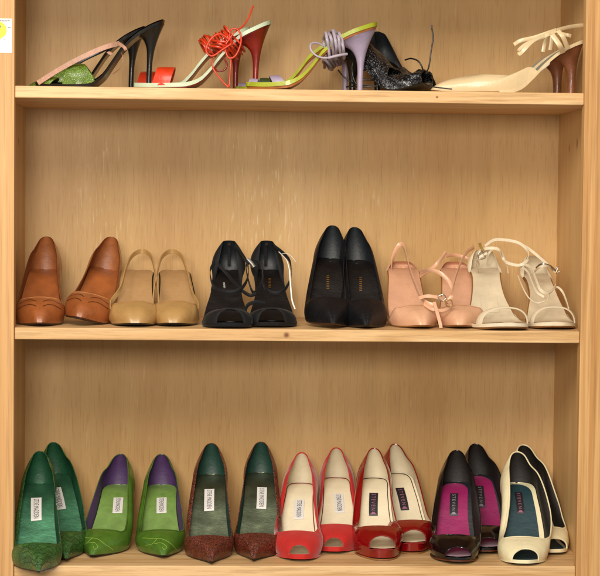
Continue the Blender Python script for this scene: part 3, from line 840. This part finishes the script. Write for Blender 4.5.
# black satin pumps
G = 'black satin pumps'
for lab, x, y, yaw, side, roll, dz in (('black satin pointed pump tilted to show its sole edge, beside black sandals', .0500, .008, 1.0, 1, 4, .003),
                             ('black satin pointed pump standing flat beside the pink slingbacks', .1130, .012, -3.3, -1, 0, 0)):
    s = pump(label=lab, catg='shoe', group=G, loc=(x, y, z + dz), yaw=yaw, roll=roll, H=.100, L=.203, W=.078, out=POINT, side=side, st=.29, hv=.043, hb=.058); s.gape = .15 * side
    s.upper('black_satin', 'black_lining', 'black_satin', rim=.0008)
    s.insole('black_insole'); s.sole('sole_brown' if roll else 'sole_dark'); s.heel('black_satin')
    s.pad('black_insole', q0=.42, q1=.86, k=.62)
    s.label(.66, .032, .0095, 'IIIIIII', plate=None, ink='gold', x=0, tilt=4 if side > 0 else -6, dz=.003)

# pink ankle-strap slingbacks
G = 'pale pink ankle-strap pumps'
PS = []
for lab, x, y, yaw, side in (('pale pink pointed pump with a tall looped ankle strap, beside the black satin pumps', .1960, .018, -3.4, 1),
                             ('pale pink pointed pump with an open ankle strap, beside the ivory sandals', .2650, .028, 3.6, -1)):
    s = Shoe('slingback', label=lab, catg='shoe', group=G, loc=(x, y, z), yaw=yaw, H=.088, L=.203, W=.078, out=SOFT, side=side, st=.235, hv=.034)
    sling(s); s.upper('pink', 'pink_in', 'pink', rim=.0006, end=6)
    s.seam([(t_, .93) for t_ in range(-5, 6)], .00035, 'tan_lining', name='topline_stitching'); s.insole('pink_in'); s.sole('sole_tan'); s.heel('pink')
    sandal_counter(s, 'pink', 'pink_in', .010, 9.2, lean=.003)
    PS.append(s)
a, b = PS
a.strap_px([(391, 277, .19), (392, 262, .20), (396, 250, .205), (401, 244, .205), (405, 250, .19), (409, 267, .14), (415, 284, .10), (421, 297, .07), (427, 303, .055), (435, 306, .05)], .0075, 'pink', name='ankle_strap')
a.strap_px([(420, 276, .17), (428, 271, .15), (437, 264, .14), (446, 252, .15)], .0065, 'pink', name='ankle_strap')
a.strap_px([(419, 298, .055), (428, 296, .05), (440, 298, .05), (450, 302, .055)], .0055, 'pink', name='ankle_strap')
a.strap_px([(434, 302, .045), (437, 312, .035), (440, 323, .03), (441, 328, .028)], .0055, 'pink', hint=(1, 0, 0), name='strap_end')
b.strap_px([(420, 273, .12), (428, 270, .08), (438, 272, .06), (447, 279, .055), (452, 288, .055), (452, 296, .06), (446, 303, .06)], .0065, 'pink', name='ankle_strap')
b.strap_px([(452, 292, .07), (456, 276, .11), (461, 262, .15), (467, 252, .18), (474, 247, .20)], .0068, 'pink', name='ankle_strap')
b.strap_px([(446, 256, .22), (455, 255, .235), (466, 258, .235), (475, 264, .22), (476, 280, .2)], .006, 'pink', name='ankle_strap')
b.strap_px([(424, 304, .05), (432, 309, .042), (444, 310, .042), (453, 304, .05)], .005, 'pink', name='ankle_strap')
b.cord_px([(438, 297, .043), (443, 294.5, .042), (446, 298, .042), (442, 301, .042)], .0009, 'silver', name='buckle', closed=True)
b.cord_px([(446, 301, .042), (451, 300, .042), (452, 305, .042), (447, 306, .042)], .0009, 'gold', name='buckle', closed=True)

# ivory strappy sandals
G = 'ivory ankle-strap sandals'
CS = []
for lab, x, y, yaw, side, W in (('ivory sandal with a broad toe loop standing upright, beside the pink pumps', .3310, -.002, -3.0, 1, .088),
                             ('ivory sandal with fallen wrapped straps, against the right side of the middle shelf', .4210, .026, -2.5, -1, .080)):
    s = Shoe('sandal', label=lab, catg='shoe', group=G, loc=(x, y, z), yaw=yaw, H=.090 if W > .085 else .080, L=.198, W=W, out=SAND, side=side, plat=.004)
    s.insole('bone_in'); s.sole('sole_tan'); s.heel('bone')
    MB().grid([[Vector((s.foot(t, .0014)[0], s.foot(t, .0014)[1], s.zf(s.foot(t)[2]) + zz)) for t in [i / 4 for i in range(-24, 25)]] for zz in (-.0045, .0012)]).obj('sole_edge', 'bone', s.root)
    s.band(.13, .20, .029, 'bone', q0t=.10, q1t=.16, th=.002)
    sandal_counter(s, 'bone', 'bone_in', .030, 8.8, lean=.008)
    CS.append(s)
a, b = CS
a.label(.56, .032, .028, '.', plate='bone_in', ink='bone_in', dz=.0024, th=.02, tl=.02)
a.strap_px([(479, 265, .19), (476, 256, .17), (480, 251, .15), (490, 248, .14), (499, 250, .14), (503, 258, .15), (508, 263, .14), (520, 265, .13), (528, 259, .13), (527, 250, .14), (519, 243, .15), (506, 240, .16), (494, 240, .17), (485, 246, .18)], .0062, 'bone', name='ankle_strap')
a.strap_px([(478, 272, .16), (476, 262, .14), (480, 257, .12), (487, 253, .12)], .0052, 'bone', name='ankle_strap')
a.strap_px([(487, 264, .19), (489, 253, .18), (496, 248, .18), (502, 254, .17), (507, 266, .16), (508, 274, .15)], .005, 'bone', name='ankle_strap')
a.cord_px([(481, 251, .12), (484, 254, .115), (485, 258, .115), (480, 259, .12), (478, 255, .12)], .0009, 'silver', name='buckle', closed=True)
a.strap_px([(479.5, 243, .13), (481, 247, .13), (483.5, 251, .13)], .0045, 'gold', hint=(1, 0, 0), name='strap_end')
a.cord_px([(518, 276, .13), (523, 288, .09), (529, 298, .07), (537, 303, .05), (545, 301, .05)], .0011, 'bone', name='strap_end')
b.strap_px([(519, 243, .15), (529, 249, .15), (539, 257, .15), (549, 266, .15), (556, 272, .15)], .0060, 'bone', name='ankle_strap')
b.strap_px([(524, 264, .13), (531, 268, .11), (536, 280, .09), (540, 289, .08), (546, 293, .08), (554, 288, .09), (556, 285, .1)], .0062, 'bone', name='ankle_strap')
b.strap_px([(519, 266, .14), (527, 271, .12), (532, 283, .10), (537, 292, .085), (544, 297, .08)], .0050, 'bone', name='ankle_strap')
b.strap_px([(534, 272, .16), (540, 267, .13), (547, 266, .13), (553, 270, .15)], .0050, 'bone', name='ankle_strap')
b.strap_px([(536, 268, .15), (542, 264, .14), (550, 266, .14), (556, 271, .15)], .0035, 'silver', name='buckle')
b.strap_px([(550, 293, .10), (556, 287, .10), (562, 291, .10), (566, 300, .09), (569, 310, .07)], .0045, 'bone', name='ankle_strap')
b.cord_px([(556, 287, .1), (550, 293, .09), (547, 302, .07)], .001, 'bone', name='strap_end')
b.cord_px([(553, 270, .15), (558, 267, .15), (556, 273, .15), (560, 271, .15)], .0008, 'silver', name='buckle')

# =============================================================== top shelf
z = Z1 + .0003
HEELP = [(0, .004), (.12, .0015), (.25, .001), (.42, .0025), (.52, .015), (.60, .038), (.68, .062), (.78, .082), (.88, .095), (1, .107)]
def side_shoe(name, label, group, px, Y, L, W, prof, yaw=-90, out=SOFT, side=1, zoff=0, **k):
    p = at(px, 86, Y)
    return Shoe(name, label, 'shoe', group, (p.x, Y, z + zoff), yaw=-yaw, L=L, W=W, H=prof[-1][1], prof=prof, out=out, side=side, **k)

# black sandals, green band, pink strap
G = 'black sandals with green band and pink strap'
for k, (lab, px, Y) in enumerate((('nearer black high-heeled sandal with snakeskin green band and pink strap on the top shelf', 36, .075),
                   ('black high-heeled sandal standing behind the one with the pink strap', 24, .175))):
    s = side_shoe('sandal', lab, G, px, Y, .206 if not k else .202, .074, HEELP, out=SOFT, yaw=-90 if not k else -88, ts=.006)
    s.insole('black_leather'); s.sole('black_leather'); s.heel('black_leather', p=4.5, q0=.80, lean=.10, r=.0042)
    s.band(.22, .47, .034, 'green_skin', q0t=.27, q1t=.38, th=.0015, pw=.6)
    s.band(.03, .12, .012, 'green_skin', q0t=.10, q1t=.18)
    if not k:
        s.strap_px([(38, 83, .05), (52, 74, .045), (70, 63.5, .04), (90, 53.5, .04), (107, 46.5, .045), (119, 43.5, .06)], .0080, 'pink_strap', th=.0025, name='instep_strap', hint=(0, 0, 1))
        s.strap_px([(119, 43.5, .05), (124, 47, .04), (126, 50, .04)], .005, 'pink_strap', name='strap_end')
        s.cord_px([(121, 51, .06), (123, 60, .06), (120, 68, .07), (113, 74, .09)], .0005, 'pink_strap', name='loose_thread')
        s.strap_px([(108, 52, .05), (112, 54.5, .045)], .006, 'pink_strap', name='strap_stub', hint=(1, 0, 0))
    else:
        s.strap_px([(60, 78, .16), (80, 62, .15), (100, 52, .15), (112, 46, .16)], .006, 'black_leather', name='instep_strap')

# red sandals
REDP = [(0, .0035), (.15, .002), (.36, .003), (.47, .010), (.55, .026), (.62, .046), (.70, .066), (.78, .083), (.89, .096), (1, .108)]
G = 'red lace-up sandals with pale insoles'
RS = []
for k, (lab, px, Y) in enumerate((('red high-heeled lace-up sandal with pale mint insole, nearer one beside the black sandals', 135, .085),
                   ('red high-heeled lace-up sandal with pale mint insole, farther one behind its mate', 119, .185))):
    s = side_shoe('sandal', lab, G, px, Y, .218, .076, REDP, out=SOFT, ts=.006)
    s.insole('mint', inset=-.001); s.sole('dark_red'); s.heel('dark_red', p=4.5, q0=.72, lean=.085, r=.0045)
    K = [i / 4 for i in range(-46, 47)]
    MB().grid([[Vector((s.foot(t, .0016)[0], s.foot(t, .0016)[1], s.zf(s.foot(t)[2]) + zz)) for t in K] for zz in (-.0040, .0026)]).obj('insole_edge', 'mint', s.ins)
    s.band(.13, .26, .031, 'orange_red', q0t=.17, q1t=.30, th=.0018)
    RS.append(s)
def coil(s, cpx, cpy, Y, n, rx, rz, tilt, r, mat, seed, drift=8, ry=.035, name='ankle_cord', flat=False):
    """a cord wound n times round the ankle line of the sandal"""
    rnd = random.Random(seed); inv = s.root.matrix_world.inverted(); pts = []
    c = at(cpx, cpy, Y); dirv = Vector((math.cos(R(tilt)), 0, math.sin(R(tilt)))); nr = Vector((-dirv.z, 0, dirv.x))
    N = 9
    for i in range(int(n * N) + 1):
        a = 2 * math.pi * i / N; u = i / (n * N) - .5
        j = 1 + rnd.uniform(-.2, .2)
        pts.append(inv @ (c + dirv * (u * drift * .00165 + rnd.uniform(-.001, .001)) + nr * (math.sin(a) * rz * j) + Vector((0, math.cos(a) * ry * j, 0))))
    if flat: return ribbon(pts, r * 2.3, .0012, lambda u, q: (dirv @ inv.to_3x3().transposed()) if 0 else inv.to_3x3() @ dirv, n=6).obj(name, mat, s.root)
    return tube(pts, r, n=6, k=7).obj(name, mat, s.root)
coil(RS[0], 229, 44, .085, 5, 0, .024, 38, .0016, 'orange_red', 4, drift=17)
coil(RS[0], 223, 47, .082, 3, 0, .020, 75, .0019, 'orange_red', 9, drift=9)
coil(RS[0], 229, 42, .080, 2, 0, .016, 5, .0019, 'orange_red', 19, drift=8)
coil(RS[1], 210, 47, .175, 5, 0, .018, 35, .0019, 'orange_red', 5, drift=13)
RS[0].cord_px([(212, 58, .04), (213, 68, .04), (219, 77, .035), (226, 85, .03), (229, 86, .03), (230, 74, .035), (231, 60, .04)], .0014, 'orange_red', name='cord_end')
RS[0].cord_px([(230, 40, .04), (220, 34, .038), (211, 39, .036), (206, 50, .036), (212, 56, .036), (222, 50, .038), (231, 44, .04)], .0015, 'orange_red', name='cord_loop')
RS[0].cord_px([(229, 38, .04), (232, 29, .038), (239, 31, .038), (241, 42, .038), (236, 55, .038), (229, 58, .04), (225, 50, .04)], .0015, 'orange_red', name='cord_loop')
RS[0].cord_px([(226, 44, .04), (234, 33, .04), (243, 26, .05), (249, 17, .06), (253, 6, .07)], .0013, 'orange_red', name='cord_end')
RS[0].cord_px([(214, 68, .05), (218, 71, .045), (224, 70, .045), (227, 65, .045), (224, 58, .05)], .0016, 'dark_red', name='cord_end')

# lime and lilac sandals
LIMEP = [(0, .0035), (.15, .002), (.30, .004), (.40, .013), (.50, .034), (.58, .056), (.66, .070), (.77, .085), (.89, .095), (1, .103)]
G = 'lilac sandals with lime green edges'
LS = []
for k, (lab, px, Y) in enumerate((('lilac sandal with lime edge and wound cords, the nearer one beside the red sandals', 247, .065),
                   ('lilac sandal with lime green edge standing behind, mostly hidden by its mate', 236, .165))):
    s = side_shoe('sandal', lab, G, px, Y, .208, .074, LIMEP, out=SOFT, ts=.008)
    s.insole('lime', inset=-.001); s.sole('tan_sole'); s.heel('lilac', p=4.2, q0=.66, lean=.10, r=.0045)
    K = [i / 4 for i in range(-46, 47)]
    MB().grid([[Vector((s.foot(t, .0018)[0], s.foot(t, .0018)[1], s.zf(s.foot(t)[2]) + zz)) for t in K] for zz in (-.0040, .0028)]).obj('insole_edge', 'lime', s.ins)
    s.band(.20, .29, .016, 'lilac', q0t=.17, q1t=.25, th=.002)
    s.band(.09, .17, .012, 'olive_green' if not k else 'lilac', q0t=.10, q1t=.18)
    s.band(.01, .07, .010, 'lilac', q0t=.02, q1t=.09)
    LS.append(s)
coil(LS[0], 334, 45, .065, 5, 0, .020, 8, .0026, 'lilac_cord', 21, drift=17)
coil(LS[1], 333, 61, .165, 5, 0, .010, 35, .0026, 'lilac_cord', 22, drift=17, ry=.030)
LS[0].cord_px([(347, 54, .03), (336, 56, .025), (326, 58, .025), (317, 56, .03), (311, 50, .035), (311, 44, .04), (317, 43, .045), (324, 46, .05)], .0016, 'lilac_cord', name='cord_loop')
LS[0].cord_px([(347, 54, .03), (338, 55.5, .022), (328, 58, .02)], .0022, 'lilac_cord', name='cord_end')

# black glitter sandals
G = 'black glitter lace sandals'
GL = [(0, .012), (.12, .006), (.3, .001), (.42, .004), (.55, .020), (.68, .040), (.82, .052), (1, .058)]
p0 = at(428, 84, .055)
g1 = Shoe('sandal', 'black glitter sandal in front, its toe pointing to the cream slingbacks', 'shoe', G, (p0.x, .055, z + .002), yaw=-58, roll=0, L=.150, W=.074, H=.058, prof=GL, out=ROUND, side=1)
g1.insole('black_insole'); g1.sole('black_leather'); g1.heel('black_leather', q0=.78)
g1.band(.02, .34, .024, 'glitter', q0t=.04, q1t=.42, th=.002, wob=.0012)
g1.band(.30, .66, .036, 'glitter', q0t=.42, q1t=.70, th=.002, wob=.0015, name='instep_band')
sandal_counter(g1, 'black_suede', 'black_lining', .040, 7.2, .004)
p1 = at(428, 84, .17)
g2 = Shoe('sandal', 'black glitter sandal behind, its black heel cup rising next to the lilac heel', 'shoe', G, (p1.x, .150, z), yaw=-42, L=.130, W=.074, H=.070, prof=[(a_, b_ * 1.15) for a_, b_ in GL], out=ROUND, side=-1)
g2.insole('black_insole'); g2.sole('black_leather'); g2.heel('black_leather', q0=.78)
g2.band(.05, .44, .036, 'glitter', q0t=.1, q1t=.5, th=.002, wob=.0014)
sandal_counter(g2, 'black_suede', 'black_lining', .046, 6.6, .004)
g1.cord_px([(426, 74, .04), (429, 66, .045), (431, 52, .05), (433, 38, .05), (431.5, 25, .05)], .0012, 'black_leather', name='cord_end')
g1.cord_px([(405, 60, .07), (411, 58.5, .06), (418, 61, .05), (422, 67, .045), (423, 72, .04)], .0013, 'black_leather', name='cord_loop')
g1.cord_px([(424, 85, .03), (434, 87, .02), (446, 88.5, .012), (452, 89, .01)], .0011, 'black_leather', name='cord_end')
g2.cord_px([(372, 51, .12), (362, 54, .10), (354, 60, .09), (352, 70, .085), (355, 82, .08), (362, 88, .08)], .0012, 'black_leather', name='cord_loop')
g2.cord_px([(338, 70, .10), (344, 77, .095), (351, 82, .09), (358, 85, .08), (370, 86, .08)], .0012, 'black_leather', name='cord_end')
g2.cord_px([(376, 74, .10), (366, 70, .09), (360, 73, .085), (362, 79, .08), (374, 80, .08)], .0014, 'black_leather', name='cord_loop')
g2.cord_px([(346, 87, .085), (351, 86.5, .08), (360, 87, .07), (378, 86, .06)], .0014, 'black_leather', name='cord_end')

# cream pointed slingbacks with stacked heels
CP_ = [(0, .004), (.12, .001), (.25, .0005), (.48, .001), (.57, .008), (.65, .025), (.73, .046), (.82, .065), (.92, .079), (1, .087)]
G = 'cream pointed slingbacks with stacked heels'
LONG = [(0, 0), (.13, .010), (.36, .07), (.62, .15), (.84, .24), (.98, .36), (.98, .50), (.80, .64), (.66, .76), (.62, .87), (.49, .96), (.26, .993), (0, 1)]
CR = []
for k, (lab, px, Y) in enumerate((('nearer cream pointed slingback with brown stacked heel and tied straps', 430.5, .075),
                   ('cream pointed slingback with brown stacked heel, farther one behind its mate', 424, .180))):
    s = side_shoe('slingback', lab, G, px, Y, .250 if not k else .246, .078, CP_, out=LONG, st=.31, hv=.031)
    st, hv = .30, .029
    s.T = [(0, st, hv), (.2, st + .003, hv), (.42, st + .012, hv * .99), (.62, st + .035, hv * .97), (.76, st + .09, hv * .93), (.84, .50, hv * .90), (.80, .60, .026), (.74, .66, .012), (.70, .70, .001)] + s.T[9:]
    s.upper('cream_leather', 'cream_lining', 'cream_leather', rim=.0006, end=8)
    s.insole('blue_insole', inset=.003); s.sole('sole_tan'); s.heel('stacked_heel', p=3.6, q0=.76, lean=.05, r=.0070)
    K = [5.5 + i * .1 for i in range(65)]
    for sg in (-1, 1):
        MB().grid([[Vector((s.foot(sg * t, .0012 - e_)[0], s.foot(sg * t, .0012 - e_)[1], s.zf(s.foot(sg * t)[2]) + zz)) for t in K] for zz, e_ in ((-.004, 0), (.0016, 0), (.0018, .003))]).obj('insole_edge', 'cream_leather', s.ins)
    CR.append(s)
a = CR[0]
a.strap_px([(514, 44.5, .04), (521, 40.5, .035), (534, 37.5, .035), (549, 32.5, .035), (556, 30, .04)], .0062, 'cream_leather', name='tie_strap')
a.strap_px([(556, 31, .035), (545, 35, .03), (533, 41, .025), (524, 50, .025), (520, 54, .028), (519, 50, .03), (527, 43.5, .03), (538, 39, .03), (549, 34, .03)], .0055, 'cream_leather', name='tie_strap')
a.strap_px([(551, 33, .035), (556, 40, .03), (560, 46, .03), (563, 53, .045)], .0080, 'cream_leather', hint=(1, 0, .3), name='ankle_strap')
a.strap_px([(558, 30.5, .035), (563, 37, .03), (568, 49, .045)], .0072, 'cream_leather', hint=(1, 0, .3), name='ankle_strap')
a.strap_px([(548, 34, .04), (558, 30, .045), (569, 27, .06), (580, 25.5, .075), (592, 25, .09)], .0062, 'cream_leather', name='ankle_strap')
a.strap_px([(549, 34, .10), (545, 42, .11), (543, 52, .11)], .006, 'cream_leather', hint=(1, 0, 0), name='ankle_strap')
b = CR[1]
b.strap_px([(558, 33, .15), (567, 35, .14), (571, 36, .14)], .006, 'cream_leather', name='tie_strap')
b.strap_px([(552, 36, .14), (551, 44, .14), (550, 50, .14)], .006, 'cream_leather', hint=(1, 0, 0), name='ankle_strap')

# ---------------------------------------------------------------- lighting
def area(name, loc, target, size, sizey, power, col):
    l = bpy.data.lights.new(name, 'AREA'); l.shape = 'RECTANGLE'; l.size = size; l.size_y = sizey; l.energy = power; l.color = col
    o = bpy.data.objects.new(name, l); COL.objects.link(o); o.location = loc
    o.rotation_euler = (Vector(target) - Vector(loc)).to_track_quat('-Z', 'Y').to_euler(); return o
area('ceiling_lamp', (-.6, -2.1, 1.5), (0, .2, -.05), 1.8, .9, 64, (1, .93, .82))
area('flash_lamp', (-.40, -2.75, .52), (0, .3, 0), .6, .4, 36, (1, .94, .84))
w = bpy.data.worlds.new('World'); sc.world = w; w.use_nodes = True
bg = w.node_tree.nodes['Background']; bg.inputs[0].default_value = (1, .93, .83, 1); bg.inputs[1].default_value = .38
sc.view_settings.view_transform = 'Standard'; sc.view_settings.look = 'None'; sc.view_settings.exposure = 0; sc.view_settings.gamma = 1
sc.render.engine = 'CYCLES'; sc.cycles.use_denoising = True
